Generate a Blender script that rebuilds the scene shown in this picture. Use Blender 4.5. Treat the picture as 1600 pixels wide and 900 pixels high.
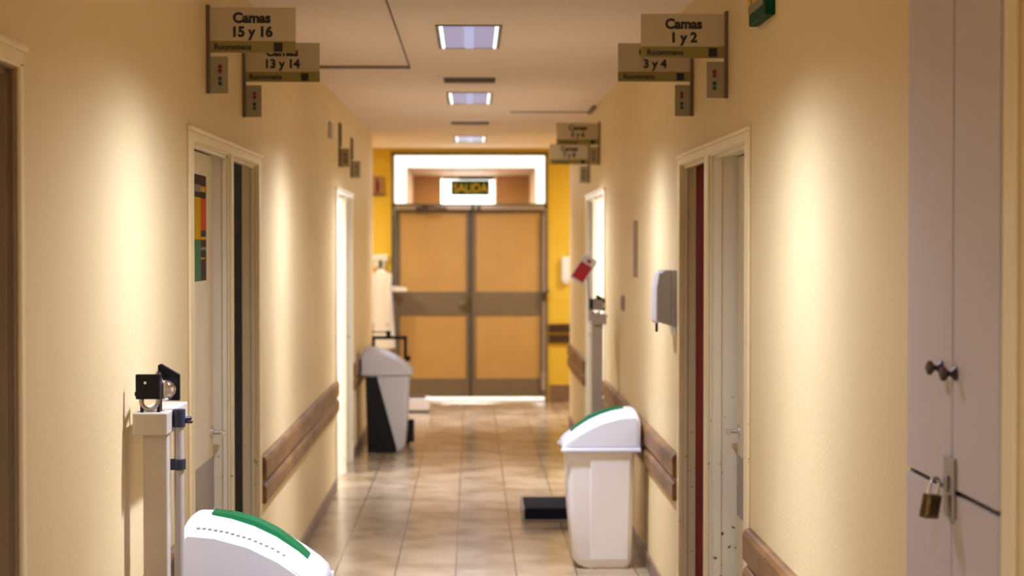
import bpy, math, random
from mathutils import Vector, Matrix
random.seed(3)
for o in list(bpy.data.objects): bpy.data.objects.remove(o)
S = bpy.context.scene
COL = S.collection
R = math.radians

# ------------------------------------------------------------------ camera, world, exposure
cd = bpy.data.cameras.new('camera'); cam = bpy.data.objects.new('camera', cd); COL.objects.link(cam)
cam.location = (0, 0, 1.6)
cam.rotation_euler = (R(90) - 70/3000, 0, -63/3000)
cd.sensor_width = 36; cd.lens = 67.5; cd.clip_start = .05; cd.clip_end = 200
cd.dof.use_dof = True; cd.dof.focus_distance = 5.3; cd.dof.aperture_fstop = 4.2
S.camera = cam
w = bpy.data.worlds.new('world'); S.world = w; w.use_nodes = True
w.node_tree.nodes['Background'].inputs[0].default_value = (1, .72, .42, 1)
w.node_tree.nodes['Background'].inputs[1].default_value = .05
S.view_settings.view_transform = 'Standard'; S.view_settings.look = 'None'
S.view_settings.gamma = 1; S.view_settings.use_curve_mapping = False
S.view_settings.exposure = 0.34
LAMP_W = 100         # each ceiling luminaire
LAMP_COL = (.80, .91, 1.28)
LAMP_CUT = (.42, .84); LAMP_LOW = (.16, .62); LAMP_SIG = .42; LAMP_FLOOR = .42; LAMP_NADIR = 2.2
HALL_W = 30          # warm ceiling lamps of the cross hall

# ------------------------------------------------------------------ materials
def mat(name, col, rough=.6, metal=0, var=0, vscale=6, bump=0, bscale=80, col2=None, emit=None, es=0, chips=0, stretch=None, spec=.5, coat=0):
    m = bpy.data.materials.new(name); m.use_nodes = True; nt = m.node_tree; N = nt.nodes; L = nt.links
    b = N['Principled BSDF']
    b.inputs['Base Color'].default_value = (*col, 1); b.inputs['Roughness'].default_value = rough
    b.inputs['Metallic'].default_value = metal; b.inputs['Specular IOR Level'].default_value = spec
    b.inputs['Coat Weight'].default_value = coat
    if emit: b.inputs['Emission Color'].default_value = (*emit, 1); b.inputs['Emission Strength'].default_value = es
    g = N.new('ShaderNodeNewGeometry'); mp = N.new('ShaderNodeMapping'); L.new(g.outputs['Position'], mp.inputs[0])
    if stretch: mp.inputs['Scale'].default_value = stretch
    out = None
    if var or col2:
        n = N.new('ShaderNodeTexNoise'); n.inputs['Scale'].default_value = vscale; n.inputs['Detail'].default_value = 5
        L.new(mp.outputs[0], n.inputs[0])
        r = N.new('ShaderNodeValToRGB'); L.new(n.outputs[0], r.inputs[0])
        c2 = col2 or tuple(max(0, c*(1-var)) for c in col)
        r.color_ramp.elements[0].position = .3; r.color_ramp.elements[1].position = .7
        r.color_ramp.elements[0].color = (*c2, 1); r.color_ramp.elements[1].color = (*col, 1)
        out = r.outputs[0]
    if chips:
        n = N.new('ShaderNodeTexNoise'); n.inputs['Scale'].default_value = 42; n.inputs['Detail'].default_value = 3
        L.new(mp.outputs[0], n.inputs[0])
        r = N.new('ShaderNodeValToRGB'); L.new(n.outputs[0], r.inputs[0])
        r.color_ramp.elements[0].position = .69; r.color_ramp.elements[1].position = .705
        sz = N.new('ShaderNodeSeparateXYZ'); L.new(g.outputs['Position'], sz.inputs[0])
        hz = N.new('ShaderNodeMapRange'); hz.inputs[1].default_value = 1.15; hz.inputs[2].default_value = .75; L.new(sz.outputs[2], hz.inputs[0])
        mm = N.new('ShaderNodeMath'); mm.operation = 'MULTIPLY'; L.new(r.outputs[0], mm.inputs[0]); L.new(hz.outputs[0], mm.inputs[1])
        mx = N.new('ShaderNodeMixRGB'); L.new(mm.outputs[0], mx.inputs[0])
        mx.inputs[1].default_value = (*col, 1)
        if out: L.new(out, mx.inputs[1])
        mx.inputs[2].default_value = (.13, .07, .035, 1); out = mx.outputs[0]
    if out: L.new(out, b.inputs['Base Color'])
    if bump:
        n = N.new('ShaderNodeTexNoise'); n.inputs['Scale'].default_value = bscale; n.inputs['Detail'].default_value = 4
        L.new(mp.outputs[0], n.inputs[0])
        bp = N.new('ShaderNodeBump'); bp.inputs['Strength'].default_value = bump; bp.inputs['Distance'].default_value = .01
        L.new(n.outputs[0], bp.inputs['Height']); L.new(bp.outputs[0], b.inputs['Normal'])
    return m

M = {}
M['wall'] = mat('cream_wall_paint', (.86, .655, .325), .55, var=.06, vscale=1.3, bump=.12, bscale=60, spec=.3)
M['yellow'] = mat('yellow_wall_paint', (.80, .53, .04), .6, var=.08, vscale=2)
M['ceil'] = mat('ceiling_paint', (.96, .80, .65), .8, var=.05, vscale=1.1, spec=.2)
M['seam'] = mat('seam_shade', (.22, .15, .10), .8)
M['casing'] = mat('cream_gloss_trim', (.95, .77, .42), .35, var=.05, chips=1)
M['casing_lit'] = mat('lit_gloss_trim', (.96, .85, .62), .3, chips=1)  # brighter copy of the cream trim; light on the jambs put into the colour
M['leaf'] = mat('cream_door_leaf', (.97, .84, .56), .4, var=.05)
M['leaf_red'] = mat('dark_red_wood', (.20, .022, .008), .9, spec=.05, col2=(.09, .010, .005), vscale=20, stretch=(1, 1, .1))
M['shadeframe'] = mat('shaded_door_frame', (.36, .24, .12), .45, var=.2, chips=1)  # doorway shade painted as brown on the near left jamb and leaf
M['mauve'] = mat('mauve_grey_paint', (.62, .52, .46), .5, var=.04, bump=.05)
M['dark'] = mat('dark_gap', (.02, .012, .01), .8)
M['wood'] = mat('varnished_rail_wood', (.33, .15, .035), .42, col2=(.10, .038, .010), vscale=14, stretch=(1, .25, 1), bump=.15, bscale=30, spec=.4)
M['endwood'] = mat('dark_rail_wood', (.05, .018, .012), .4)
M['base'] = mat('brown_skirting', (.25, .15, .09), .4, var=.3)
M['white'] = mat('white_plastic', (.88, .88, .92), .35, var=.03)
M['offwhite'] = mat('warm_white_plastic', (.93, .87, .80), .4, var=.03)
M['greyplastic'] = mat('grey_lilac_plastic', (.50, .45, .43), .45)
M['green'] = mat('green_plastic', (.003, .13, .03), .6, spec=.2)
M['lime'] = mat('lime_print', (.45, .75, .05), .5)
M['black'] = mat('black_plastic', (.008, .008, .009), .5, spec=.2)
M['rubber'] = mat('black_rubber', (.010, .010, .014), .8, spec=.15, bump=.3, bscale=200)
M['blue_black'] = mat('dark_blue_black_plastic', (.02, .025, .045), .35)
M['chrome'] = mat('chrome', (.75, .75, .77), .12, 1)
M['steel'] = mat('brushed_steel', (.45, .42, .40), .35, 1, var=.15, vscale=30)
M['alu'] = mat('grey_aluminium', (.42, .34, .27), .4, .3)
M['scale'] = mat('beige_enamel', (.56, .48, .38), .4, var=.03)
M['tube'] = mat('beige_enamel_tube', (.50, .44, .38), .35, .2)
M['doorframe'] = mat('taupe_door_frame', (.20, .145, .085), .5, var=.1)
M['doorpanel'] = mat('orange_tan_panel', (.56, .33, .10), .5, var=.06)
M['darkframe'] = mat('dark_metal_frame', (.06, .045, .03), .45)
M['brass'] = mat('dark_brass', (.28, .21, .09), .3, .9, var=.3, vscale=60)
M['signface'] = mat('sign_cream', (.56, .44, .26), .5)
M['signolive'] = mat('sign_olive', (.28, .21, .045), .5)
M['signtext'] = mat('sign_black_lettering', (.012, .008, .008), .5)
M['signred'] = mat('sign_red_mark', (.22, .01, .015), .5)
M['signteal'] = mat('sign_teal_mark', (.01, .06, .05), .5)
M['bracket'] = mat('sign_bracket_brown', (.16, .09, .05), .5)
M['plate'] = mat('sign_plate_grey', (.34, .27, .15), .5)
M['exitgreen'] = mat('exit_green', (.004, .06, .02), .6, spec=.1)
M['exityellow'] = mat('exit_yellow', (.75, .50, .03), .5)
M['exitolive'] = mat('exit_olive_face', (.16, .13, .02), .4)
M['red'] = mat('red_card', (.55, .02, .02), .5)
M['orange'] = mat('poster_orange', (.75, .13, .04), .9, spec=.05)
M['pyellow'] = mat('poster_yellow', (.80, .45, .02), .9, spec=.05)
M['pgreen'] = mat('poster_green', (.12, .28, .11), .9, spec=.05)
M['pdark'] = mat('poster_brown', (.10, .07, .055), .9, spec=.05)
M['pgrey'] = mat('poster_grey', (.35, .28, .24), .9, spec=.05)
M['cloth'] = mat('white_cotton', (.85, .80, .70), .9, bump=.3, bscale=20)
M['paper'] = mat('tan_paper', (.42, .26, .13), .8, var=.3, vscale=20)
M['vest'] = mat('white_vestibule_paint', (.85, .85, .85), .7)
M['backcorr'] = mat('tan_back_corridor_paint', (.55, .30, .12), .7, col2=(.35, .18, .07), vscale=1.5)
M['tube_emit'] = mat('lamp_tube_glow', (1, 1, 1), .5, emit=(.9, 1, 1), es=1.1)
M['louvre'] = mat('lamp_louvre', (.3, .3, .35), .4, emit=(.30, .32, .62), es=.45)
M['louvre_mid'] = mat('lamp_louvre_middle', (.3, .3, .35), .4, emit=(.38, .46, .85), es=.55)
M['window'] = mat('daylight_window', (1, 1, 1), .5, emit=(.95, 1, 1), es=6)
M['roomwall'] = mat('room_wall_paint', (.75, .73, .70), .7)
M['signlit'] = mat('backlit_sign_box', (1, 1, 1), .5, emit=(.96, 1, .98), es=1.6)

def glass():
    m = bpy.data.materials.new('pane_glass'); m.use_nodes = True; nt = m.node_tree; N = nt.nodes; L = nt.links
    for n in list(N): N.remove(n)
    o = N.new('ShaderNodeOutputMaterial'); mx = N.new('ShaderNodeMixShader'); t = N.new('ShaderNodeBsdfTransparent'); g = N.new('ShaderNodeBsdfGlossy')
    g.inputs['Roughness'].default_value = .05; t.inputs[0].default_value = (.95, .98, .96, 1)
    mx.inputs[0].default_value = .07; L.new(t.outputs[0], mx.inputs[1]); L.new(g.outputs[0], mx.inputs[2]); L.new(mx.outputs[0], o.inputs[0])
    return m
M['glass'] = glass()

def floor_mat():
    m = bpy.data.materials.new('terrazzo_floor_tiles'); m.use_nodes = True; nt = m.node_tree; N = nt.nodes; L = nt.links
    b = N['Principled BSDF']; g = N.new('ShaderNodeNewGeometry')
    mp = N.new('ShaderNodeMapping'); mp.inputs['Location'].default_value = (.078+.293*20, .37, 0); L.new(g.outputs['Position'], mp.inputs[0])
    br = N.new('ShaderNodeTexBrick'); br.offset = 0; br.squash = 1
    br.inputs['Scale'].default_value = 1; br.inputs['Brick Width'].default_value = .293; br.inputs['Row Height'].default_value = 1.172
    br.inputs['Mortar Size'].default_value = .004; br.inputs['Mortar Smooth'].default_value = .3
    br.inputs['Color1'].default_value = (.52, .385, .225, 1); br.inputs['Color2'].default_value = (.46, .335, .195, 1); br.inputs['Mortar'].default_value = (.10, .055, .03, 1)
    L.new(mp.outputs[0], br.inputs[0])
    n = N.new('ShaderNodeTexNoise'); n.inputs['Scale'].default_value = 3.2; n.inputs['Detail'].default_value = 6; L.new(g.outputs['Position'], n.inputs[0])
    r = N.new('ShaderNodeValToRGB'); L.new(n.outputs[0], r.inputs[0])
    r.color_ramp.elements[0].position = .35; r.color_ramp.elements[0].color = (.62, .58, .54, 1); r.color_ramp.elements[1].position = .6; r.color_ramp.elements[1].color = (1, 1, 1, 1)
    mx = N.new('ShaderNodeMixRGB'); mx.blend_type = 'MULTIPLY'; mx.inputs[0].default_value = 1
    L.new(br.outputs[0], mx.inputs[1]); L.new(r.outputs[0], mx.inputs[2])
    n2 = N.new('ShaderNodeTexNoise'); n2.inputs['Scale'].default_value = 120; L.new(g.outputs['Position'], n2.inputs[0])
    mx2 = N.new('ShaderNodeMixRGB'); mx2.blend_type = 'OVERLAY'; mx2.inputs[0].default_value = .25
    L.new(mx.outputs[0], mx2.inputs[1]); L.new(n2.outputs[0], mx2.inputs[2]); L.new(mx2.outputs[0], b.inputs['Base Color'])
    rr = N.new('ShaderNodeMapRange'); rr.inputs[3].default_value = .14; rr.inputs[4].default_value = .26; L.new(n.outputs[0], rr.inputs[0]); L.new(rr.outputs[0], b.inputs['Roughness'])
    bp = N.new('ShaderNodeBump'); bp.inputs['Strength'].default_value = .10; bp.inputs['Distance'].default_value = .004
    n3 = N.new('ShaderNodeTexNoise'); n3.inputs['Scale'].default_value = 9; L.new(g.outputs['Position'], n3.inputs[0]); L.new(n3.outputs[0], bp.inputs['Height'])
    L.new(bp.outputs[0], b.inputs['Normal'])
    return m
M['floor'] = floor_mat()

# ------------------------------------------------------------------ mesh helpers
class MB:
    def __init__(s): s.v = []; s.f = []
    def add(s, vs, fs):
        n = len(s.v); s.v += [Vector(p) for p in vs]; s.f += [tuple(i+n for i in f) for f in fs]; return s
    def box(s, x0, x1, y0, y1, z0, z1):
        x0, x1 = sorted((x0, x1)); y0, y1 = sorted((y0, y1)); z0, z1 = sorted((z0, z1))
        return s.add([(x0,y0,z0),(x1,y0,z0),(x1,y1,z0),(x0,y1,z0),(x0,y0,z1),(x1,y0,z1),(x1,y1,z1),(x0,y1,z1)],
                     [(0,3,2,1),(4,5,6,7),(0,1,5,4),(1,2,6,5),(2,3,7,6),(3,0,4,7)])
    def lathe(s, p0, p1, prof, n=20):
        """prof: (t along p0->p1 in metres, radius)"""
        p0 = Vector(p0); d = (Vector(p1)-p0).normalized()
        a = d.orthogonal().normalized(); b = d.cross(a)
        vs = []; fs = []
        for t, r in prof:
            for i in range(n):
                q = 2*math.pi*i/n; vs.append(p0+d*t+(a*math.cos(q)+b*math.sin(q))*max(r, 1e-5))
        k = len(prof)
        for j in range(k-1):
            for i in range(n): fs.append((j*n+i, j*n+(i+1) % n, (j+1)*n+(i+1) % n, (j+1)*n+i))
        fs.append(tuple(range(n))[::-1]); fs.append(tuple((k-1)*n+i for i in range(n)))
        return s.add(vs, fs)
    def cyl(s, p0, p1, r, r1=None, n=20):
        l = (Vector(p1)-Vector(p0)).length
        return s.lathe(p0, p1, [(0, r), (l, r if r1 is None else r1)], n)
    def tube(s, pts, r, n=10):
        pts = [Vector(p) for p in pts]; vs = []; fs = []; a = None
        for k, p in enumerate(pts):
            d = (pts[min(k+1, len(pts)-1)]-pts[max(k-1, 0)]).normalized()
            a = d.orthogonal().normalized() if a is None else (a-d*a.dot(d)).normalized()
            b = d.cross(a)
            for i in range(n):
                q = 2*math.pi*i/n; vs.append(p+(a*math.cos(q)+b*math.sin(q))*r)
        for j in range(len(pts)-1):
            for i in range(n): fs.append((j*n+i, j*n+(i+1) % n, (j+1)*n+(i+1) % n, (j+1)*n+i))
        fs.append(tuple(range(n))[::-1]); fs.append(tuple((len(pts)-1)*n+i for i in range(n)))
        return s.add(vs, fs)
    def prism(s, pts, axis, a0, a1):
        """pts: 2-D outline; axis 'x': (y,z), 'y': (x,z), 'z': (x,y)"""
        def P(u, v, w): return {'x': (w, u, v), 'y': (u, w, v), 'z': (u, v, w)}[axis]
        n = len(pts)
        vs = [P(u, v, a0) for u, v in pts]+[P(u, v, a1) for u, v in pts]
        fs = [tuple(range(n)), tuple(range(2*n-1, n-1, -1))]+[(i, i+n, (i+1) % n+n, (i+1) % n) for i in range(n)]
        return s.add(vs, fs)
    def xf(s, mtx):
        s.v = [mtx @ p for p in s.v]; return s
    def merge(s, o): return s.add(o.v, o.f)

def obj(name, mb, m, parent=None, bevel=0, smooth=False, kind=None, seg=2, origin=None):
    import bmesh
    root = parent
    while root is not None and root.parent is not None: root = root.parent
    off = root.location.copy() if root is not None else Vector((0, 0, 0))
    if root is None:
        if origin is not None: off = Vector(origin)
        else:
            xs = [p.x for p in mb.v]; ys = [p.y for p in mb.v]; zs = [p.z for p in mb.v]
            off = Vector(((min(xs)+max(xs))/2, (min(ys)+max(ys))/2, min(zs)))
    if parent is not None and parent is not root: pass
    me = bpy.data.meshes.new(name); me.from_pydata([p-off for p in mb.v], [], mb.f)
    bm = bmesh.new(); bm.from_mesh(me); bmesh.ops.recalc_face_normals(bm, faces=bm.faces); bm.to_mesh(me); bm.free()
    o = bpy.data.objects.new(name, me); COL.objects.link(o)
    me.materials.append(M[m] if isinstance(m, str) else m)
    if parent is not None: 
        o.parent = parent
        if parent is not root and parent.type == 'MESH' and parent.parent is None: pass
    else: o.location = off
    if smooth:
        for p in me.polygons: p.use_smooth = True
        me.set_sharp_from_angle(angle=R(40))
    if bevel:
        b = o.modifiers.new('bevel', 'BEVEL'); b.width = bevel; b.segments = seg; b.limit_method = 'ANGLE'
    if kind: o['kind'] = kind
    return o
def struct(name, mb, m, **k): return obj(name, mb, m, kind='structure', **k)
def tag(o, label, cat, group=None):
    o['label'] = label; o['category'] = cat
    if group: o['group'] = group
    return o
def thing(name, label, cat, loc, group=None):
    o = bpy.data.objects.new(name, None); COL.objects.link(o); o.location = loc; o.empty_display_size = .1
    return tag(o, label, cat, group)
def copy_tree(o, parent=None):
    c = o.copy(); COL.objects.link(c); c.parent = parent
    for ch in [q for q in bpy.data.objects if q.parent is o]: copy_tree(ch, c)
    return c
def text(body, size, at, m, parent, name='lettering', bold=.0, align='CENTER', facing='-y', sx=1):
    cu = bpy.data.curves.new('t', 'FONT'); cu.body = body; cu.size = size; cu.align_x = align; cu.extrude = .0006; cu.offset = bold
    to = bpy.data.objects.new('t', cu); COL.objects.link(to)
    bpy.context.view_layer.update()
    me = bpy.data.meshes.new_from_object(to.evaluated_get(bpy.context.evaluated_depsgraph_get()))
    mb = MB()
    def P(c):
        x, y, z = c.x*sx, c.y, c.z
        if facing == '-y': return (at[0]+x, at[1]-z, at[2]+y)
        if facing == '-x': return (at[0]-z, at[1]-x, at[2]+y)
        if facing == '+x': return (at[0]+z, at[1]+x, at[2]+y)
    mb.add([P(v.co) for v in me.vertices], [tuple(p.vertices) for p in me.polygons])
    bpy.data.objects.remove(to); bpy.data.meshes.remove(me); bpy.data.curves.remove(cu)
    return obj(name, mb, m, parent)

LW, RW = -.88, .87        # corridor wall faces
T = .066                  # wall thickness
H = 2.555                 # ceiling
END_L, END_R = 17.1, 17.0 # where the side walls stop at the cross hall
YE = 19.35                # end wall face
DT = 1.928                 # door opening height

# ------------------------------------------------------------------ room shell
struct('floor', MB().box(-3.2, 3.2, -5, 31, -.1, 0), 'floor')

def side_wall(name, x0, x1, y0, y1, ops, m):
    mb = MB(); y = y0
    for a, b, zt in ops:
        mb.box(x0, x1, y, a, 0, H); mb.box(x0, x1, a, b, zt, H); y = b
    mb.box(x0, x1, y, y1, 0, H)
    return struct(name, mb, m)
OPS_L = [(2.9, 3.735, 1.945), (6.05, 7.0, DT), (7.05, 7.9, DT), (12.5, 13.3, DT), (13.36, 14.05, DT)]
DEPTH_L = (.10, .066, .066, .10, .06)
OPS_R = [(3.11, 3.78, 2.45), (6.05, 7.0, DT), (7.10, 7.95, DT), (12.55, 13.6, DT), (13.68, 14.42, DT)]
side_wall('wall_left', LW-T, LW, -5, END_L, [OPS_L[0], OPS_L[1], (7.05, 7.94, DT)]+OPS_L[3:], 'wall')
side_wall('wall_right', RW, RW+T, -5, END_R, OPS_R, 'wall')

# ceiling with recesses for the lamps
LAMPS = [(-2.9, 'warm'), (1.1, 'x'), (5.0, 'x'), (8.91, 'x'), (12.65, 'x'), (17.6, 'x')]
LX = -.012
mb = MB(); y = -5
for ly, _ in LAMPS:
    mb.box(-3.2, 3.2, y, ly-.48, H, H+.12)
    mb.box(-3.2, LX-.14, ly-.48, ly+.48, H, H+.12); mb.box(LX+.14, 3.2, ly-.48, ly+.48, H, H+.12); y = ly+.48
mb.box(-3.2, 3.2, y, YE, H, H+.12)
struct('ceiling', mb, 'ceil')
# roof above rooms beyond the end wall
struct('ceiling_back', MB().box(-3.2, 3.2, YE+.12, 25.9, 2.80, 2.9), 'vest')

# end wall with double-door opening
DX0, DX1, DZ = -.806, .768, 2.516
mb = MB().box(-3.2, DX0, YE, YE+.12, 0, 2.9).box(DX1, 3.2, YE, YE+.12, 0, 2.9).box(DX0, DX1, YE, YE+.12, DZ, 2.9)
struct('wall_end', mb, 'yellow')
# outer shell of the building and wall behind the camera
struct('wall_outer', MB().box(-3.3, -3.2, -5, 31, -.1, 2.95).box(3.2, 3.3, -5, 31, -.1, 2.95).box(-3.2, 3.2, -5.1, -5, 0, 2.95), 'roomwall')
# partitions between the rooms on each side
mb = MB()
for yy in (4.6, 6.96, 9.5, 11.6, 14.35): mb.box(-3.2, LW-T, yy, yy+.08, 0, H)
struct('wall_partition_left', mb, 'roomwall')
mb = MB()
for yy in (4.6, 7.02, 9.5, 11.7, 13.72, 15.2): mb.box(RW+T, 3.2, yy, yy+.08, 0, H)
struct('wall_partition_right', mb, 'roomwall')
struct('wall_hall_left', MB().box(-3.2, LW-T, END_L-.12, END_L, 0, H), 'yellow')
struct('wall_hall_right', MB().box(RW+T, 3.2, END_R-.12, END_R, 0, H), 'yellow')

# vestibule and back corridor seen through the transom
struct('wall_vestibule', MB().box(-3.2, -.88, 25.9, 26, 0, 2.9).box(.87, 3.2, 25.9, 26, 0, 2.9).box(-.88, .87, 25.9, 26, 2.62, 2.9), 'vest')
mb = MB().box(-.98, -.88, 26, 29, 0, 2.62).box(.87, .97, 26, 29, 0, 2.62).box(-.98, .97, 26, 29.1, 2.62, 2.7)
mb.box(-.88, -.455, 29, 29.1, 0, 2.62).box(.35, .87, 29, 29.1, 0, 2.62).box(-.455, .35, 29, 29.1, 2.57, 2.62).box(-.455, .35, 29, 29.1, 0, 1.2)
struct('wall_back_corridor', mb, 'backcorr')
# unseen area light added to brighten the back corridor
ld = bpy.data.lights.new('back_fill', 'AREA'); ld.shape = 'RECTANGLE'; ld.size = .3; ld.size_y = 1.2; ld.energy = 30; ld.color = (1, .85, .6)
lo = bpy.data.objects.new('back_fill', ld); COL.objects.link(lo); lo.location = (0, 27.6, 2.6)
w_ = struct('window_1', MB().box(-.455, .35, 29.03, 29.06, 1.2, 2.57), 'window')

# ------------------------------------------------------------------ skirting and bumper rails
def rail(name, side, y0, y1):
    s = -1 if side == 'left' else 1
    X = LW if s < 0 else RW
    mb = MB()
    for z0, z1 in ((.612, .712), (.515, .595)):
        h = z1-z0
        pr = [(X, z0), (X-s*.022, z0), (X-s*.027, z0+.006), (X-s*.027, z1-.018), (X-s*.020, z1-.004), (X-s*.012, z1), (X, z1)]
        mb.prism(pr, 'y', y0, y1)
    mb.box(X, X-s*.012, y0+.004, y1-.004, .58, .63)
    return mb
n = 1
for side, y0, y1 in (('left', 3.785, 5.95), ('left', 7.99, 12.40), ('left', 14.15, END_L-.02), ('right', 3.80, 5.95), ('right', 8.04, 12.45), ('right', 14.52, END_R-.02)):
    o = struct('trim_%d' % n, rail('r', side, y0, y1), 'wood', bevel=.002); n += 1
# end wall rails: right of the doors
struct('trim_%d' % n, MB().box(DX1+.01, 1.3, YE-.03, YE, .70, .785).box(DX1+.01, 1.3, YE-.03, YE, .595, .675), 'endwood', bevel=.004); n += 1
struct('trim_%d' % n, MB().box(-1.3, DX0-.02, YE-.03, YE, .70, .785).box(-1.3, DX0-.02, YE-.03, YE, .595, .675), 'endwood', bevel=.004); n += 1
mb = MB()
for a, b in ((-5, 2.80), (3.775, 5.96), (7.99, 12.41), (14.14, END_L)): mb.box(LW, LW+.012, a, b, 0, .075)
struct('baseboard_left', mb, 'base', bevel=.003)
mb = MB()
for a, b in ((-5, 3.0), (3.82, 5.96), (8.04, 12.46), (14.51, END_R)): mb.box(RW, RW-.012, a, b, 0, .075)
struct('baseboard_right', mb, 'base', bevel=.003)
struct('baseboard_end', MB().box(DX1+.02, 3.2, YE-.015, YE, 0, .17).box(-3.2, DX0-.02, YE-.015, YE, 0, .17), 'base')

# ------------------------------------------------------------------ door frames on the side walls
tn = n
def frame_pair(s, ops, outer, mats, ztop=1.965, depths=(.062, .062), pr=.010):
    """architraves, header and lined jambs round a pair of doors"""
    global tn
    X = LW if s < 0 else RW
    f = X-s*pr
    y0, y1 = outer
    for i, (a, b, zt) in enumerate(ops):
        D = depths[i]
        jam = MB()
        for (yy, dy) in ((a, 1), (b, -1)):
            jam.box(X, X+s*D, yy-dy*.05, yy+dy*.004, 0, zt)
            if dy < 0:
                jam.box(X+s*D*.14, X+s*D*.40, yy-.004, yy-.014, 0, zt)
                jam.box(X, X+s*.007, yy-.004, yy-.010, 0, zt)
        jam.box(X-s*.002, X+s*D, a, b, zt-.010, zt)
        jam.box(X+s*D*.14, X+s*D*.4, a, b, zt-.020, zt-.010)
        struct('trim_%d' % tn, jam, mats[i], bevel=.0015); tn += 1
    arch = MB()
    arch.box(f, X, y0, ops[0][0]+.003, 0, ztop-.035)
    for i in range(len(ops)-1): arch.box(f, X, ops[i][1]-.003, ops[i+1][0]+.003, 0, ztop-.035)
    arch.box(f, X, ops[-1][1]-.003, y1, 0, ztop-.035)
    arch.box(f, X, y0, y1, ops[0][2]-.006, ztop-.012)
    arch.box(X-s*(pr+.008), X, y0-.006, y1+.006, ztop-.014, ztop)
    struct('trim_%d' % tn, arch, mats[-1], bevel=.004, seg=3); tn += 1
frame_pair(-1, OPS_L[1:3], (5.97, 7.98), ('casing_lit', 'casing', 'casing'))
frame_pair(-1, OPS_L[3:5], (12.42, 14.13), ('casing_lit', 'casing_lit', 'casing_lit'), 1.965, (.10, .06))
frame_pair(1, OPS_R[1:3], (5.97, 8.03), ('casing_lit', 'casing', 'casing'), 1.965, (.105, .062))
frame_pair(1, OPS_R[3:5], (12.47, 14.5), ('casing_lit', 'casing_lit', 'casing_lit'), 1.965, (.08, .06))
frame_pair(-1, OPS_L[0:1], (2.81, 3.765), ('shadeframe', 'shadeframe', 'casing'), 1.985, (.11,))

dn = 1
def leaf(name_n, s, y0, y1, m='leaf', plate=True, handle=True, x=.058, zt=DT-.015, gap=.035):
    X = LW if s < 0 else RW
    a = X+s*x; b = a+s*.035
    d = struct('door_%d' % name_n, MB().box(a, b, y0+.008, y1-gap, .01, zt), m, bevel=.002)
    d_loc = d.location
    if plate:
        p = MB().box(a-s*.0025, a, y0+.03, y1-gap-.005, .61, .83)
        for yy in (y0+.06, y1-gap-.03):
            for zz in (.64, .80): p.cyl((a-s*.005, yy, zz), (a, yy, zz), .006, n=8)
        q = obj('kick_plate', p, 'steel', d)
    if handle:
        h = MB().cyl((a-s*.006, y1-.08, .92), (a, y1-.08, .92), .024)
        h.cyl((a-s*.05, y1-.08, .92), (a, y1-.08, .92), .008).tube([(a-s*.045, y1-.08, .92), (a-s*.048, y1-.12, .92), (a-s*.045, y1-.15, .918)], .007)
        obj('door_handle', h, 'chrome', d, smooth=True)
    return d
leaf(1, -1, 6.05, 7.0, x=.056)
leaf(2, 1, 6.05, 7.0, x=.098)
leaf(3, -1, 2.9, 3.735, 'shadeframe', plate=False, handle=False, x=.08)
leaf(4, -1, 13.36, 14.05, 'mauve', plate=False)
leaf(5, 1, 13.68, 14.42, 'mauve', plate=False)
leaf(6, 1, 7.10, 7.95, 'leaf_red', plate=False, handle=False, x=.056)
# windows that light two of the rooms
struct('window_2', MB().box(1.3, 2.9, 11.785, 11.80, .5, 2.3), 'window')
struct('window_3', MB().box(-2.9, -1.3, 11.685, 11.70, .5, 2.3), 'window')

# ------------------------------------------------------------------ end double door
dd = bpy.data.objects.new('door_8', None); COL.objects.link(dd); dd.location = ((DX0+DX1)/2, YE+.05, 0); dd['kind'] = 'structure'
fr = MB().box(DX0, DX0+.030, YE-.015, YE+.10, 0, DZ).box(DX1-.030, DX1, YE-.015, YE+.10, 0, DZ).box(DX0, DX1, YE-.015, YE+.10, DZ-.032, DZ).box(DX0, DX1, YE-.015, YE+.10, 1.955, 2.0)
obj('door_frame', fr, 'doorframe', dd, bevel=.003)
obj('transom_pane', MB().box(DX0+.03, DX1-.03, YE+.04, YE+.045, 2.0, DZ-.032), 'glass', dd)
def end_leaf(x0, x1):
    z0, z1 = .047, 1.952; yf = YE+.02
    L_ = MB().box(x0, x0+.052, yf, yf+.045, z0, z1).box(x1-.045, x1, yf, yf+.045, z0, z1)
    for a, b in ((z0, .235), (.872, 1.11), (1.90, z1)): L_.box(x0+.052, x1-.045, yf, yf+.045, a, b)
    l = obj('door_leaf', L_, 'doorframe', dd, bevel=.003)
    obj('door_panel', MB().box(x0+.05, x1-.043, yf+.012, yf+.035, .233, .874).box(x0+.05, x1-.043, yf+.012, yf+.035, 1.108, 1.902), 'doorpanel', l)
    return l
l1 = end_leaf(-.773, -.012); l2 = end_leaf(-.010, .735)
obj('bounce_sill', MB().box(DX0+.03, DX1-.03, YE+.03, YE+.6, 0, .012), 'vest', dd)  # pale sill added to brighten the light strip under the doors
obj('astragal', MB().box(-.022, .0, YE+.012, YE+.02, .047, 1.952), 'darkframe', dd)
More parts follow.
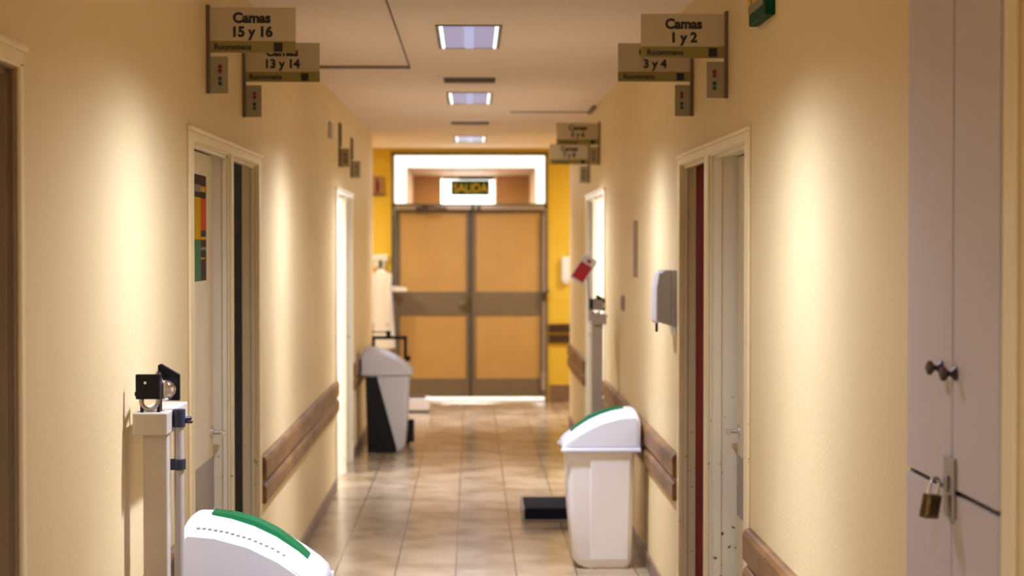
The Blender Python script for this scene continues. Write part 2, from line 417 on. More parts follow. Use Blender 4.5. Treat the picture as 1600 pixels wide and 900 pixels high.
# closer bars and coupling
cl = MB().box(-.76, -.02, YE-.035, YE-.005, 1.935, 1.972).box(.02, .72, YE-.035, YE-.005, 1.935, 1.972)
obj('closer_rail', cl, 'alu', dd, bevel=.005)
obj('closer_arm', MB().box(-.56, -.44, YE-.07, YE-.035, 1.90, 1.965).tube([(-.50, YE-.06, 1.975), (-.34, YE-.08, 1.955), (-.25, YE-.03, 1.95)], .010).box(-.005, .03, YE-.05, YE-.02, 1.93, 1.975).box(.055, .09, YE-.05, YE-.02, 1.925, 1.98), 'darkframe', dd, bevel=.003)
obj('bolt_rod', MB().cyl((.725, YE-.02, .30), (.725, YE-.02, 1.88), .011).box(.705, .745, YE-.03, YE+.02, .12, .30), 'alu', dd)
obj('bolt_handle', MB().box(.705, .748, YE-.05, YE-.01, 1.02, 1.11).tube([(.725, YE-.04, 1.05), (.75, YE-.07, 1.09), (.775, YE-.08, 1.13)], .011), 'darkframe', dd, bevel=.003)
obj('bolt_handle', MB().box(DX0-.004, DX0+.03, YE-.035, YE-.01, 1.04, 1.11).cyl((DX0+.012, YE-.02, .95), (DX0+.012, YE-.02, 1.88), .008), 'darkframe', dd, bevel=.003)
obj('door_handle', MB().cyl((-.05, YE-.01, .99), (-.05, YE+.02, .99), .03).tube([(-.05, YE-.05, .99), (-.09, YE-.055, .995), (-.14, YE-.05, 1.0)], .010).cyl((-.05, YE-.05, .99), (-.05, YE, .99), .010).cyl((-.05, YE-.006, .93), (-.05, YE+.02, .93), .016).box(-.035, -.012, YE-.0, YE+.02, .92, 1.10), 'brass', dd, smooth=True)

# ------------------------------------------------------------------ ceiling seams: dark strips painted in for the shade of open joints
struct('trim_%d' % tn, MB().box(-.338, -.331, 4.0, 10.4, H-.004, H), 'seam'); tn += 1
struct('trim_%d' % tn, MB().box(LW+.02, -.331, 10.37, 10.42, H-.012, H), 'seam'); tn += 1
struct('trim_%d' % tn, MB().box(.28, RW-.01, 13.94, 14.0, H-.006, H).box(RW-.03, RW-.01, 13.3, 13.94, H-.02, H), 'seam'); tn += 1

# ------------------------------------------------------------------ luminaires
def louvre_distribution(ld):
    """light sheet of a cross-bladed louvre: sharp cut-off near the horizontal, narrow along the corridor"""
    ld.use_nodes = True; nt = ld.node_tree; N = nt.nodes; L = nt.links
    em = N['Emission']; tc = N.new('ShaderNodeTexCoord'); sp = N.new('ShaderNodeSeparateXYZ'); L.new(tc.outputs['Normal'], sp.inputs[0])
    def mth(op, a, b=None, c=None):
        n = N.new('ShaderNodeMath'); n.operation = op
        for i, v in enumerate((a, b, c)):
            if v is None: continue
            if isinstance(v, (int, float)): n.inputs[i].default_value = v
            else: L.new(v, n.inputs[i])
        return n.outputs[0]
    dn_ = mth('MULTIPLY', sp.outputs[2], -1)
    down = mth('DIVIDE', dn_, mth('SQRT', mth('ADD', mth('ADD', mth('POWER', mth('ABSOLUTE', sp.outputs[0]), 2), mth('POWER', mth('ABSOLUTE', dn_), 2)), .0001)))
    mr = N.new('ShaderNodeMapRange'); mr.interpolation_type = 'SMOOTHSTEP'; mr.inputs[1].default_value = LAMP_CUT[0]; mr.inputs[2].default_value = LAMP_CUT[1]; L.new(down, mr.inputs[0])
    y2 = mth('POWER', mth('DIVIDE', mth('ABSOLUTE', sp.outputs[1]), LAMP_SIG), 2)
    g = mth('ADD', mth('MULTIPLY', mth('POWER', 2.718, mth('MULTIPLY', y2, -1)), 1.0), LAMP_FLOOR)
    m2 = N.new('ShaderNodeMapRange'); m2.interpolation_type = 'SMOOTHSTEP'; m2.inputs[1].default_value = LAMP_LOW[0]; m2.inputs[2].default_value = LAMP_LOW[1]; L.new(dn_, m2.inputs[0])
    m3 = N.new('ShaderNodeMapRange'); m3.interpolation_type = 'SMOOTHSTEP'; m3.inputs[1].default_value = .80; m3.inputs[2].default_value = 1; m3.inputs[3].default_value = 1; m3.inputs[4].default_value = LAMP_NADIR; L.new(dn_, m3.inputs[0])
    L.new(mth('MULTIPLY', mth('MULTIPLY', g, m3.outputs[0]), mth('MULTIPLY', mr.outputs[0], m2.outputs[0])), em.inputs['Strength'])
def luminaire(ly, label):
    t = thing('ceiling_light', label, 'ceiling light', (LX, ly, H-.006), 'recessed lamps along the corridor ceiling')
    fr = MB()
    for s in (-1, 1): fr.box(LX+s*.138, LX+s*.146, ly-.486, ly+.486, H-.006, H+.08)
    fr.box(LX-.146, LX+.146, ly-.486, ly-.478, H-.006, H+.08).box(LX-.146, LX+.146, ly+.478, ly+.486, H-.006, H+.08)
    fr.box(LX-.146, LX+.146, ly-.486, ly+.486, H+.08, H+.088)
    obj('lamp_housing', fr, 'bracket', t)
    obj('louvre', MB().box(LX-.112, LX-.022, ly-.475, ly+.475, H-.004, H+.004).box(LX+.022, LX+.112, ly-.475, ly+.475, H-.004, H+.004), 'louvre', t)
    obj('louvre_centre', MB().box(LX-.022, LX+.022, ly-.475, ly+.475, H-.006, H+.004), 'louvre_mid', t)
    for s in (-1, 1): obj('lamp_tube', MB().cyl((LX+s*.124, ly-.47, H+.0), (LX+s*.124, ly+.47, H+.0), .0085), 'tube_emit', t)
    ld = bpy.data.lights.new('lamp', 'POINT'); ld.shadow_soft_size = .05
    ld.energy = LAMP_W; ld.color = LAMP_COL
    louvre_distribution(ld)
    lo = bpy.data.objects.new('lamp', ld); COL.objects.link(lo); lo.parent = t; lo.location = (0, 0, -.062)
    return t
lab = ['recessed louvre ceiling lamp furthest behind the viewpoint', 'recessed louvre ceiling lamp above the viewpoint', 'recessed louvre ceiling lamp between viewpoint and first door pair',
       'largest recessed ceiling lamp with blueish louvre in front of the vent', 'middle one of the three lit ceiling lamps, between the two vents', 'smallest recessed ceiling lamp nearest to the end double door']
for (ly, k), l in zip(LAMPS, lab): luminaire(ly, l)

# cross hall: warm lamps left and right, out of the corridor's line of sight
def hall_lamp(x, label, e, col):
    t = thing('ceiling_lamp', label, 'ceiling light', (x, 18.2, H-.05))
    obj('lamp_base', MB().cyl((x, 18.2, H-.02), (x, 18.2, H), .16), 'white', t)
    obj('lamp_shade', MB().lathe((x, 18.2, H-.06), (x, 18.2, H), [(0, .05), (.015, .11), (.04, .14)]), 'tube_emit', t, smooth=True)
    ld = bpy.data.lights.new('lamp', 'AREA'); ld.shape = 'DISK'; ld.size = .25; ld.energy = e; ld.color = col
    lo = bpy.data.objects.new('lamp', ld); COL.objects.link(lo); lo.parent = t; lo.location = (0, 0, -.03)
hall_lamp(-1.9, 'round warm ceiling lamp in the left wing of the cross hall', HALL_W, (1, .88, .62))
hall_lamp(1.9, 'round warm ceiling lamp in the right wing of the cross hall', HALL_W, (1, .88, .62))
# daylight: unseen area lights at the vestibule's closed side walls, no windows built
def daylight(x, y, z, sx, sy, rot, e, col=(.92, .97, 1)):
    ld = bpy.data.lights.new('vestibule_daylight', 'AREA'); ld.shape = 'RECTANGLE'; ld.size = sx; ld.size_y = sy; ld.energy = e; ld.color = col
    lo = bpy.data.objects.new('vestibule_daylight', ld); COL.objects.link(lo); lo.location = (x, y, z); lo.rotation_euler = rot
daylight(-3.1, 22.7, 1.6, 4, 1.8, (0, R(-90), 0), 320)
daylight(3.1, 22.7, 1.6, 4, 1.8, (0, R(90), 0), 320)

# ------------------------------------------------------------------ vents
def vent(y, label, z0=.16, w_=.15):
    t = thing('ceiling_vent', label, 'vent', (LX, y, H-.01), 'slotted vents in the corridor ceiling')
    fr = MB().box(LX-.19, LX-w_, y-.22, y+.25, H-.008, H).box(LX+w_, LX+.19, y-.22, y+.25, H-.008, H).box(LX-w_, LX+w_, y-.22, y-.19, H-.008, H).box(LX-w_, LX+w_, y+.22, y+.25, H-.008, H)
    obj('vent_frame', fr, 'ceil', t)
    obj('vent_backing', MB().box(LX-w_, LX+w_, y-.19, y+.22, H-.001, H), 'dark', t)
    sl = MB()
    for i in range(15):
        x = LX-w_+.01+i*(2*w_-.02)/14; sl.box(x-.002, x+.002, y-.19, y+.22, H-.009, H-.001)
    obj('vent_slats', sl, 'darkframe', t)
vent(11.2, 'dark slotted ceiling vent between the first and second lit lamps')
vent(15.2, 'dark slotted ceiling vent between the second lit lamp and the farthest one')

# ------------------------------------------------------------------ bed signs
def sign(s, y, z, l1, l2, label, group='projecting bed number signs', panel=True, zp=None):
    X = LW if s < 0 else RW
    t = thing('bed_sign', label, 'sign', (X, y, z-.30), group if panel else 'narrow wall signs with no panel, left wall')
    # channel on the wall and end fitting
    obj('wall_channel', MB().box(X, X-s*.012, y-.014, y+.014, z-.285, z+.008), 'bracket', t, bevel=.001)
    pl = obj('call_light_plate', MB().box(X-s*.012, X-s*.072, y-.006, y+.006, z-.285, z-.163), 'plate', t, bevel=.001)
    mk = MB()
    cx = X-s*.046
    for zz in (z-.196, z-.210): mk.cyl((cx, y-.0075, zz), (cx, y-.005, zz), .0072, n=12)
    obj('red_mark', mk, 'signred', pl)
    mk = MB()
    for zz in (z-.236, z-.252): mk.cyl((cx, y-.0075, zz), (cx, y-.005, zz), .0072, n=12)
    obj('teal_mark', mk, 'signteal', pl)
    if panel:
        a = X-s*.006; b = X-s*.296
        x0, x1 = min(a, b), max(a, b); c = (x0+x1)/2
        p = obj('sign_panel', MB().box(x0, x1, y-.004, y+.004, z-.112, z), 'signface', t, bevel=.0015)
        st = obj('sign_strip', MB().box(x0, x1, y-.005, y+.004, z-.150, z-.112), 'signolive', t, bevel=.001)
        text(l1, .046, (c, y-.0052, z-.050), 'signtext', p, bold=.0020)
        text(l2, .046, (c, y-.0052, z-.096), 'signtext', p, bold=.0020)
        text('Roommens', .027, (x0+.020, y-.0062, z-.140), 'signtext', st, align='LEFT', bold=.0006)
        obj('square_mark', MB().box(x1-.072+(0 if s < 0 else .012), x1-.043+(0 if s < 0 else .012), y-.0075, y-.004, z-.146, z-.117), 'signtext', st)
    else:
        obj('sign_edge', MB().box(X-s*.012, X-s*.02, y-.012, y+.012, z-.15, z-.0), 'bracket', t)
    return t
sign(-1, 6.41, 2.382, 'Camas', '15 y 16', 'projecting bed sign reading Camas 15 y 16 on left wall')
sign(-1, 7.42, 2.370, 'Camas', '13 y 14', 'projecting bed sign reading 13 y 14 behind the 15 y 16 sign')
sign(1, 6.52, 2.378, 'Camas', '1 y 2', 'projecting bed sign reading Camas 1 y 2 on right wall')
sign(1, 7.54, 2.384, 'Camas', '3 y 4', 'projecting bed sign reading 3 y 4 behind the 1 y 2 sign')
sign(1, 13.0, 2.415, 'Camas', '5 y 6', 'small far projecting bed sign reading Camas 5 y 6 on right wall')
sign(1, 14.15, 2.33, 'Camas', '7 y 8', 'farthest bed sign on right wall, lowest and partly hidden by 5 y 6')
sign(-1, 12.75, 2.39, '', '', 'nearer of two small brown sign brackets above far left doors', panel=False)
sign(-1, 14.0, 2.36, '', '', 'farther of two small brown sign brackets above far left doors', panel=False)
tag(obj('wall_switch_plate', MB().box(LW, LW+.012, 11.85, 12.1, 2.25, 2.35), 'alu', bevel=.003), 'faint grey plate high on the left wall before the far sign brackets', 'plate')

# ------------------------------------------------------------------ exit signs
t = thing('exit_sign', 'green lit exit sign reading SALIDA hanging above the double door', 'sign', (-.01, YE-.14, 2.0))
obj('sign_box', MB().box(-.292, .232, YE-.16, YE-.11, 2.005, 2.238), 'signlit', t, bevel=.006)
f_ = obj('sign_face', MB().box(-.205, .178, YE-.166, YE-.158, 2.080, 2.225), 'exitgreen', t, bevel=.001)
text('SALIDA', .125, (-.013, YE-.168, 2.108), 'exityellow', f_, bold=.001, sx=.84)
obj('mounting_bar', MB().box(-.12, .225, YE-.172, YE-.10, 2.232, 2.268).box(-.29, -.12, YE-.165, YE-.10, 2.238, 2.258), 'darkframe', t, bevel=.003)
obj('hanging_rod', MB().cyl((-.2, YE-.13, 2.25), (-.2, YE-.13, H), .003), 'alu', t)
obj('hanging_rod', MB().cyl((.14, YE-.13, 2.25), (.14, YE-.13, H), .003), 'alu', t)

t = thing('exit_sign', 'olive green exit sign box high on right wall at picture top', 'sign', (RW, 5.66, 2.26))
obj('sign_box', MB().box(RW-.03, RW, 5.50, 5.82, 2.255, 2.46), 'exitgreen', t, bevel=.004)
f_ = obj('sign_face', MB().box(RW-.034, RW-.029, 5.515, 5.805, 2.287, 2.45), 'exitolive', t)
text('SALIDA', .13, (RW-.0345, 5.66, 2.315), 'exityellow', f_, bold=.002, facing='-x', sx=.72)

# ------------------------------------------------------------------ poster on the left door
t = thing('poster', 'poster with yellow, orange and green blocks on left cream door', 'poster', (LW-.0555, 6.5, 1.47))
px = LW-.0545
obj('sheet', MB().box(LW-.056, px, 6.36, 6.785, 1.47, 1.835), 'pdark', t)
def blk(name, m, y0, y1, z0, z1): obj(name, MB().box(px, px+.0012, y0, y1, z0, z1), m, t)
blk('orange_block', 'orange', 6.645, 6.78, 1.645, 1.755)
blk('yellow_block', 'pyellow', 6.50, 6.64, 1.612, 1.757)
blk('green_block', 'pgreen', 6.50, 6.64, 1.472, 1.610)
blk('green_block', 'pgreen', 6.36, 6.495, 1.612, 1.757)
blk('grey_block', 'pgrey', 6.50, 6.64, 1.775, 1.80)
blk('yellow_block', 'pyellow', 6.645, 6.76, 1.778, 1.797)
blk('text_line', 'pyellow', 6.65, 6.77, 1.612, 1.622); blk('text_line', 'pgrey', 6.65, 6.77, 1.576, 1.586); blk('text_line', 'pyellow', 6.65, 6.74, 1.545, 1.550)

# ------------------------------------------------------------------ bins
PROF = [(0, .585), (.0, .745), (.012, .772), (.032, .784), (.075, .782), (.13, .771), (.19, .752), (.25, .724), (.31, .685), (.352, .650), (.374, .625), (.382, .600), (.382, .585)]
def hgt(d):
    p = PROF[1:-1]
    for (a, za), (b, zb) in zip(p, p[1:]):
        if a <= d <= b: return za+(zb-za)*(d-a)/max(b-a, 1e-6)
    return p[-1][1]
def make_bin(loc, label, skin='white', bodym='offwhite', dots=True):
    """local frame: back at x=0 (wall side), front (low side of the lid) at x=.382, width along y +-0.2"""
    t = thing('waste_bin', label, 'bin', (0, 0, 0), 'tall swing lid waste bins')
    W = .19
    # body: tapered shell with rounded corners
    def ring(z, x0, x1, hw, c):
        pts = []
        for cx, cy, a0 in ((x1-c, hw-c, 0), (x0+c, hw-c, 90), (x0+c, -hw+c, 180), (x1-c, -hw+c, 270)):
            for k in range(5):
                a = R(a0+k*22.5); pts.append((cx+c*math.cos(a), cy+c*math.sin(a), z))
        return pts
    rings = [ring(.0, .055, .27, .150, .03), ring(.018, .045, .305, .158, .03), ring(.05, .04, .330, .163, .03), ring(.3, .034, .350, .172, .03), ring(.575, .030, .364, .180, .03)]
    vs = sum(rings, []); N_ = 20; fs = []
    for j in range(len(rings)-1):
        for i in range(N_): fs.append((j*N_+i, j*N_+(i+1) % N_, (j+1)*N_+(i+1) % N_, (j+1)*N_+i))
    fs.append(tuple(range(N_))[::-1]); fs.append(tuple((len(rings)-1)*N_+i for i in range(N_)))
    obj('bin_body', MB().add(vs, fs), bodym, t, smooth=True)
    # raised side panels
    for s in (-1, 1):
        pn = MB(); pts = []
        for x, z, hw in ((.062, .045, .163), (.242, .045, .163), (.246, .545, .179), (.050, .545, .179)): pts.append((x, z, hw))
        vs = [(x, s*(hw-.004), z) for x, z, hw in pts]+[(x, s*(hw+.007), z) for x, z, hw in pts]
        pn.add(vs, [(0,1,2,3), (7,6,5,4), (0,4,5,1), (1,5,6,2), (2,6,7,3), (3,7,4,0)])
        obj('side_panel', pn, 'offwhite' if skin == 'white' else ('black' if skin == 'dark' else bodym), t, bevel=.003) if skin != 'dark' else None
    if skin == 'dark':
        for s in (-1, 1):
            vs = [(.045, s*.150, .0), (.265, s*.156, .0), (.268, s*.158, .03), (.12, s*.178, .565), (.030, s*.178, .565)]
            vs = [(x, s*(abs(y)+.012), z) for x, y, z in vs]+[(x, s*(abs(y)-.008), z) for x, y, z in vs]
            obj('side_panel', MB().add(vs, [(0,1,2,3,4), (9,8,7,6,5)]+[(i, i+5, (i+1) % 5+5, (i+1) % 5) for i in range(5)]), 'black', t)
    # lid: crowned loft
    K = 11; vs = []; fs = []
    for k in range(K):
        q = -1+2*k/(K-1); y = W*math.copysign(abs(q)**.8, q)
        for d, z in PROF:
            zz = .585+(z-.585)*(1-.20*abs(q)**2)
            vs.append((d, y, zz))
    P_ = len(PROF)
    for k in range(K-1):
        for i in range(P_): fs.append((k*P_+i, k*P_+(i+1) % P_, (k+1)*P_+(i+1) % P_, (k+1)*P_+i))
    fs.append(tuple(range(P_))); fs.append(tuple((K-1)*P_+i for i in range(P_))[::-1])
    lm = 'greyplastic' if skin == 'dark' else 'white'
    lid = obj('bin_lid', MB().add(vs, fs), lm, t, bevel=.007, seg=3, smooth=True)
    # inset outline of the lid's cheek
    for s in (-1, 1):
        rim = MB().box(-.002, .390, s*.176, s*.197, .578, .596)
        obj('lid_rim', rim, lm, lid, bevel=.004)
        ch = MB(); pts = [(.016, .603), (.016, .735), (.03, .748), (.10, .742), (.19, .718), (.27, .680), (.33, .640), (.355, .612), (.355, .603)]
        ch.prism(pts, 'y', s*.188, s*.1925)
        if skin != 'dark': obj('lid_cheek', ch, 'white', lid, bevel=.002)
    # green flap handle along the crown
    if skin != 'dark':
        vs = []; fs = []; ds = [.075+.26*i/12 for i in range(13)]
        for d in ds:
            e = math.sin(math.pi*(d-.06)/.30)*.010+.003
            for yy in (-.046, -.038, .038, .046):
                vs.append((d, yy, hgt(d)+(e if abs(yy) < .042 else -.012)))
        for i in range(12):
            for j in range(3): fs.append((i*4+j, i*4+j+1, (i+1)*4+j+1, (i+1)*4+j))
        fs += [(0, 1, 2, 3), (51, 50, 49, 48)]
        obj('lid_flap', MB().add(vs, fs), 'green', t, smooth=True)
    # lettering marks along the lid edge
    for s in (-1, 1):
        mk = MB()
        for i in range(7 if dots else 16):
            d = .05+i*(.024 if dots else .015)
            z = .585+(hgt(d)-.585)*.93
            yq = .075 if dots else .150; zq = .585+(hgt(d+.004)-.585)*(1-.20*(yq/.19)**2.5); mk.box(d, d+(.007 if dots else .009), s*(yq-.006), s*(yq+.006), zq-.008, zq+.002)
        if skin != 'dark': obj('lid_print', mk, 'lime' if dots else 'pgrey', lid)
    t.location = loc
    return t
b1 = make_bin((0, 0, 0), 'white swing bin with green flap standing against the right wall')
b1.location = (.827, 9.55, 0); b1.rotation_euler.z = R(180)
b2 = make_bin((0, 0, 0), 'white bin with green flap at bottom left behind the nearer column scale', dots=False)
b2.location = (-.805, 5.42, 0); b2.scale = (1.03, 1.03, 1.075)
b3 = make_bin((0, 0, 0), 'grey bin with black side panel in front of the cart, left side', skin='dark', bodym='greyplastic', dots=False)
b3.location = (-.84, 14.80, 0); b3.scale = (1.0, 1.0, 1.03)

# ------------------------------------------------------------------ column scales
def column_scale(s, ox, oy, label, rod):
    """s=-1: column by the left wall, s=+1: by the right wall; (ox,oy) centre of the column front"""
    t = thing('column_scale', label, 'scale', (ox-s*.2, oy+.05, 0), 'mechanical column scales')
    pf = (oy-.46, oy-.03) 
    base = obj('platform', MB().box(ox+s*.03, ox-s*.46, pf[0], pf[1]+.12, .0, .075), 'steel' if 0 else 'alu', t, bevel=.006)
    obj('platform_mat', MB().box(ox-s*.0, ox-s*.45, pf[0]-.004, pf[1]+.07, .012, .079), 'rubber', base, bevel=.006)
    obj('column', MB().box(ox-.031, ox+.031, oy, oy+.055, .07, 1.12), 'scale', t, bevel=.004)
    obj('column_head', MB().box(ox+s*.052, ox-s*.036 if s < 0 else ox-.036, oy-.03, oy+.32, 1.115, 1.172) if s < 0 else MB().box(ox-.036, ox+.052, oy-.03, oy+.32, 1.115, 1.172), 'scale', t, bevel=.004)
    # beam mechanism: front plate, cradle, chrome dial, rear plate
    cx = ox-s*0+.0
    me_ = MB().box(cx-.047, cx+.012, oy-.012, oy+.004, 1.205, 1.268).box(cx-.050, cx+.0, oy-.008, oy+.0, 1.212, 1.224)
    me_.box(cx-.036, cx-.028, oy-.01, oy+.004, 1.172, 1.21).box(cx+.006, cx+.014, oy-.01, oy+.03, 1.172, 1.268)
    mo = obj('beam_block', me_, 'black', t, bevel=.002)
    pts = [(cx-.012+.022*math.cos(a), oy-.009, 1.205-.026*math.sin(a)) for a in [math.pi*k/10 for k in range(11)]]
    obj('beam_fork', MB().tube(pts, .0055), 'steel', t, smooth=True)
    obj('beam_dial', MB().lathe((cx+.020, oy+.02, 1.225), (cx+.020, oy+.06, 1.225), [(0, .010), (.002, .020), (.01, .026), (.03, .026), (.036, .02)]), 'chrome', t, smooth=True)
    rp = MB().prism([(cx-.005, 1.285), (cx+.004, 1.290), (cx+.052, 1.262), (cx+.052, 1.195), (cx+.010, 1.195), (cx+.010, 1.245)], 'y', oy+.07, oy+.085)
    obj('rear_plate', rp, 'black', t, bevel=.002)
    obj('beam_pivot', MB().cyl((cx-.002, oy-.004, 1.255), (cx-.002, oy+.075, 1.275), .006).cyl((cx-.022, oy-.016, 1.247), (cx-.022, oy-.01, 1.247), .0035), 'chrome', t)
    # slender height tube with dark clamps
    if not rod:
        tx = ox+.0515; ty = oy+.06
        obj('height_tube', MB().cyl((tx, ty, .06), (tx, ty, 1.16), .0125), 'tube', t, smooth=True)
        obj('tube_cap', MB().cyl((tx, ty, 1.128), (tx, ty, 1.174), .0165).tube([(tx+.01, ty, 1.148), (tx+.030, ty+.01, 1.150)], .006).box(tx+.012, tx+.034, ty, ty+.02, 1.137, 1.143), 'blue_black', t, bevel=.002)
        obj('tube_clamp', MB().cyl((tx, ty, 1.018), (tx, ty, 1.046), .0175).box(ox+.028, tx, ty-.012, ty+.004, 1.018, 1.046), 'blue_black', t, bevel=.002)
    else:
        obj('height_rod', MB().cyl((ox-.045, oy+.03, 1.14), (ox-.060, oy+.03, 1.50), .006).box(ox-.050, ox-.028, oy+.02, oy+.035, 1.14, 1.16), 'tube', t)
        obj('beam_slider', MB().box(ox-.028, ox+.030, oy-.02, oy+.01, 1.20, 1.262), 'steel', t, bevel=.004)
        obj('beam_pointer', MB().prism([(ox+.028, 1.175), (ox+.060, 1.168), (ox+.060, 1.162), (ox+.028, 1.158)], 'y', oy-.01, oy), 'exitolive', t)
    return t
column_scale(-1, -.8035, 4.88, 'beige column scale with black beam block against left wall, nearest', False)
column_scale(1, .752, 11.45, 'beige column scale with black platform behind the right white bin', True)
t = thing('hanging_card', 'tilted red card with white border hanging above right column scale', 'card', (.69, 11.44, 1.36))
mt = Matrix.Translation((.665, 11.44, 1.44)) @ Matrix.Rotation(R(33), 4, 'Y')
obj('card_border', MB().box(-.046, .046, -.002, .002, -.078, .088).xf(mt), 'white', t)
obj('card_face', MB().box(-.038, .038, -.004, -.0015, -.066, .040).xf(mt), 'red', t)
obj('card_motif', MB().box(-.010, .014, -.004, -.0015, .052, .072).xf(mt), 'red', t)

# ------------------------------------------------------------------ towel dispenser on the right wall
t = thing('towel_dispenser', 'lilac grey paper towel dispenser on right wall beyond door', 'dispenser', (.87, 8.27, 1.24))
pr = [(.87, 1.245), (.80, 1.262), (.786, 1.28), (.787, 1.40), (.797, 1.468), (.815, 1.486), (.87, 1.486)]
obj('dispenser_body', MB().prism(pr, 'y', 8.09, 8.33), 'greyplastic', t, bevel=.006, seg=3)
obj('back_housing', MB().box(.842, .87, 8.082, 8.34, 1.25, 1.483), 'greyplastic', t, bevel=.003)
obj('dispenser_front', MB().prism([(.786, 1.258), (.779, 1.27), (.781, 1.41), (.792, 1.472), (.80, 1.476), (.79, 1.40), (.792, 1.26)], 'y', 8.096, 8.32), 'white', t)
obj('lever', MB().box(.778, .788, 8.10, 8.12, 1.225, 1.262), 'black', t, bevel=.002)
obj('paper_sheet', MB().prism([(.845, 1.25), (.858, 1.235), (.866, 1.205), (.868, 1.25)], 'y', 8.10, 8.31), 'white', t)

# notices / plates on the right wall
tag(obj('paper_notice', MB().box(RW-.002, RW, 10.04, 10.30, 1.42, 1.72), 'paper'), 'tan paper notice on right wall between dispenser and far doors', 'notice')
t = thing('light_switch', 'brownish light switch on right wall below the tan paper', 'switch', (RW, 10.97, 1.22))
obj('switch_plate', MB().box(RW-.008, RW, 10.9, 11.08, 1.215, 1.30), 'paper', t, bevel=.002)
obj('switch_button', MB().box(RW-.012, RW-.008, 10.95, 11.0, 1.235, 1.28), 'paper', t)
obj('switch_button', MB().box(RW-.012, RW-.008, 11.01, 11.05, 1.235, 1.28), 'paper', t)
# white box on the end wall
t = thing('wall_dispenser', 'small bright white dispenser on yellow end wall right of door', 'dispenser', (.95, YE, 1.21))
obj('dispenser_case', MB().box(.905, 1.0, YE-.07, YE, 1.215, 1.465), 'white', t, bevel=.015, seg=3)
obj('dispenser_nozzle', MB().box(.93, .975, YE-.06, YE-.03, 1.195, 1.215), 'white', t)

# fire extinguisher sign
t = thing('extinguisher_sign', 'red fire extinguisher sign on yellow wall left of the door', 'sign', (-.945, YE-.02, 2.08))
obj('sign_board', MB().box(-1.005, -.885, YE-.03, YE-.012, 2.095, 2.27), 'paper', t)
obj('extinguisher_symbol', MB().box(-.963, -.927, YE-.034, YE-.029, 2.11, 2.21).cyl((-.945, YE-.034, 2.21), (-.945, YE-.029, 2.21), .018).box(-.953, -.937, YE-.034, YE-.029, 2.22, 2.255), 'signred', t)
obj('sign_ledge', MB().box(-1.01, -.88, YE-.04, YE, 2.08, 2.10), 'bracket', t)

# ------------------------------------------------------------------ coat on hook, shelf arm, stool, cart
t = thing('coat_hook', 'white hook plaque holding the coat on the yellow wall', 'hook', (-.92, YE, 1.34))
obj('hook_plate', MB().box(-.995, -.845, YE-.05, YE, 1.42, 1.488).box(-.985, -.87, YE-.04, YE, 1.35, 1.42), 'cloth', t, bevel=.008)
obj('hook', MB().tube([(-.915, YE-.05, 1.42), (-.915, YE-.085, 1.40), (-.915, YE-.085, 1.37), (-.915, YE-.06, 1.35)], .014), 'black', t, smooth=True)
def coat():
    t = thing('hanging_coat', 'white coat hanging from a hook left of the double door', 'coat', (-.9, YE-.12, .55))
    def body(xc, sec, yc):
        vs = []; fs = []; n_ = 24
        for j, (z, hw, dp, dx) in enumerate(sec):
            for i in range(n_):
                a = 2*math.pi*i/n_; fold = 1+.10*math.sin(5*a+z*3)*(1 if z < 1.2 else .2)
                vs.append((xc+dx+hw*math.cos(a)*fold, yc+dp*math.sin(a)*fold, z))
        for j in range(len(sec)-1):
            for i in range(n_): fs.append((j*n_+i, j*n_+(i+1) % n_, (j+1)*n_+(i+1) % n_, (j+1)*n_+i))
        fs.append(tuple(range(n_))[::-1]); fs.append(tuple((len(sec)-1)*n_+i for i in range(n_)))
        return MB().add(vs, fs)
    sec = [(.55, .105, .06, .015), (.75, .10, .06, .012), (.95, .092, .055, .008), (1.1, .09, .055, .005), (1.22, .085, .05, 0), (1.29, .075, .045, -.005), (1.325, .045, .035, -.01), (1.345, .025, .02, -.01)]
    obj('coat_body', body(-.895, sec, YE-.11), 'cloth', t, smooth=True)
    sl = [(.80, .024, .024, .0), (1.0, .028, .026, .0), (1.18, .033, .03, .004), (1.27, .03, .03, .012), (1.30, .015, .02, .02)]
    obj('sleeve', body(-.985, sl, YE-.13), 'cloth', t, smooth=True)
    obj('sleeve', body(-.835, sl, YE-.17), 'cloth', t, smooth=True)
coat()
t = thing('wall_shelf', 'narrow pale shelf bar sticking out beside the coat, across left door leaf', 'shelf', (-.72, YE-.12, 1.1))
obj('shelf_bar', MB().prism([(-.84, 1.115), (-.84, 1.18), (-.655, 1.155), (-.645, 1.135), (-.655, 1.115)], 'y', YE-.15, YE-.09), 'cloth', t, bevel=.006)
obj('shelf_bracket', MB().box(-.87, -.82, YE-.13, YE, 1.125, 1.165), 'darkframe', t)
t = thing('floor_box', 'low white box with dark base on floor before left leaf', 'box', (-.57, 18.2, 0))
obj('box_body', MB().box(-.74, -.405, 18.08, 18.40, .02, .135), 'cloth', t, bevel=.008)
obj('box_base', MB().box(-.745, -.40, 18.07, 18.41, 0, .022), 'darkframe', t)
obj('box_top', MB().box(-.735, -.44, 18.09, 18.39, .135, .145), 'darkframe', t)

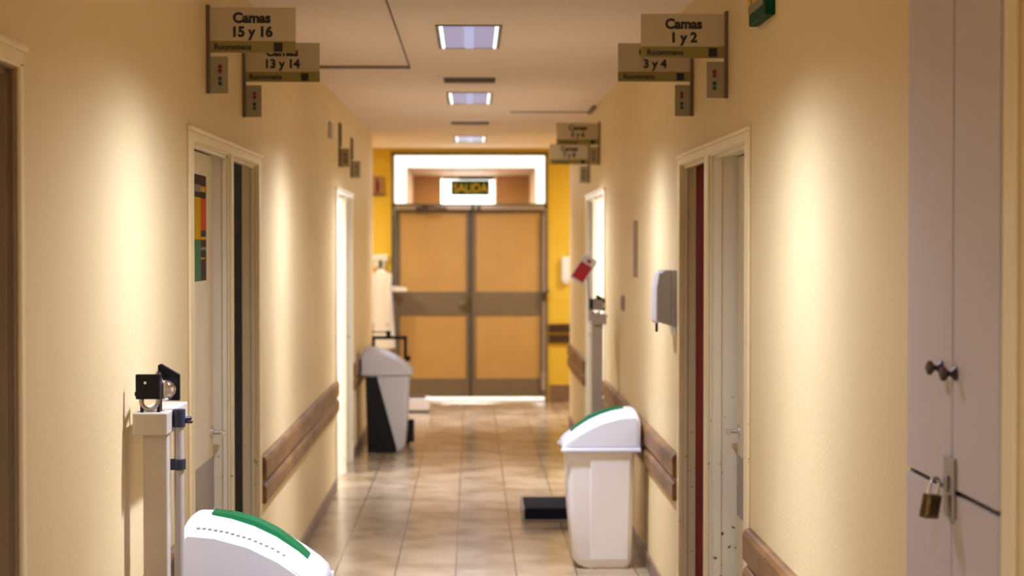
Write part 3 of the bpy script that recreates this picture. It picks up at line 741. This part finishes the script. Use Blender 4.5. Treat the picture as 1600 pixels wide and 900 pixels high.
t = thing('hand_cart', 'black tubular cart frame sticking up behind the grey bin', 'cart', (-.65, 15.4, 0))
hw = [(-.785, 15.35, .10), (-.785, 15.35, .845), (-.53, 15.35, .845), (-.53, 15.35, .10)]
fr = MB()
for a, b in zip(hw, hw[1:]):
    x0, x1 = sorted((a[0], b[0])); z0, z1 = sorted((a[2], b[2])); fr.box(x0-.013, x1+.013, 15.335, 15.365, z0-.013, z1+.013)
obj('cart_frame', fr, 'black', t, bevel=.003)
obj('cart_knob', MB().cyl((-.665, 15.35, .85), (-.665, 15.35, .90), .02).box(-.80, -.66, 15.34, 15.36, .885, .895), 'black', t)
obj('latch', MB().box(-.535, -.49, 15.33, 15.37, .66, .70), 'black', t, bevel=.004)
obj('cart_deck', MB().box(-.80, -.50, 15.2, 15.55, .08, .11), 'black', t, bevel=.004)
for x, y in ((-.79, 15.22), (-.51, 15.22), (-.79, 15.53), (-.51, 15.53)):
    obj('caster', MB().cyl((x-.012, y, .042), (x+.012, y, .042), .042), 'black', t, smooth=True)
obj('pedal', MB().box(-.505, -.455, 15.12, 15.2, .03, .21), 'black', t, bevel=.006)

# ------------------------------------------------------------------ built-in cabinet on the right
cab = thing('wall_cabinet', 'tall mauve grey double door cabinet built into right wall', 'cabinet', (.87, 3.445, 0))
cb = MB().box(.875, .985, 3.113, 3.14, .0, 2.445).box(.875, .985, 3.75, 3.777, 0, 2.445).box(.875, .985, 3.14, 3.75, 2.42, 2.445).box(.885, .985, 3.14, 3.75, 0, .05).box(.96, .985, 3.14, 3.75, .05, 2.42).box(.89, .96, 3.14, 3.75, 1.142, 1.168)
obj('cabinet_carcass', cb, 'dark', cab)
YS = 3.418
for y0, y1 in ((3.118, YS-.006), (YS+.006, 3.774)):
    for z0, z1 in ((1.1605, 2.43), (.06, 1.1500)):
        dr = obj('cabinet_door', MB().box(.861, .881, y0, y1, z0, z1), 'mauve', cab, bevel=.001)
        if z0 > 1:
            ky, kz = (3.39, 1.368) if y1 < 3.5 else (3.492, 1.372)
            obj('knob', MB().lathe((.861, ky, kz), (.8, ky, kz), [(0, .0125), (.004, .0125), (.011, .005), (.014, .005), (.021, .0135), (.027, .0125), (.031, .004)]), 'endwood', dr, smooth=True)
hs = obj('hasp', MB().box(.853, .861, 3.385, 3.452, 1.108, 1.217).box(.846, .853, 3.41, 3.425, 1.155, 1.185), 'steel', cab, bevel=.002)
struct('trim_%d' % tn, MB().box(.862, .87, 3.035, 3.105, 0, 2.52).box(.862, .87, 3.035, 3.80, 2.45, 2.52), 'casing', bevel=.003); tn += 1
t = thing('padlock', 'brass padlock with steel shackle hanging on cabinet hasp', 'padlock', (.838, 3.42, 1.10))
mt = Matrix.Translation((.834, 3.432, 1.170)) @ Matrix.Rotation(R(10), 4, 'Y') @ Matrix.Rotation(R(38), 4, 'Z')
obj('lock_body', MB().box(-.019, .019, -.0085, .0085, -.066, -.022).box(-.017, .017, -.0100, .0100, -.062, -.026).xf(mt), 'brass', t, bevel=.0025)
pts = [(-.0125, 0, -.024), (-.0125, 0, -.004)]+[(.0125*-math.cos(a), 0, -.004+.0125*math.sin(a)) for a in [math.pi*k/10 for k in range(1, 10)]]+[(.0125, 0, -.004), (.0125, 0, -.024)]
obj('shackle', MB().tube(pts, .0034).xf(mt), 'chrome', t, smooth=True)
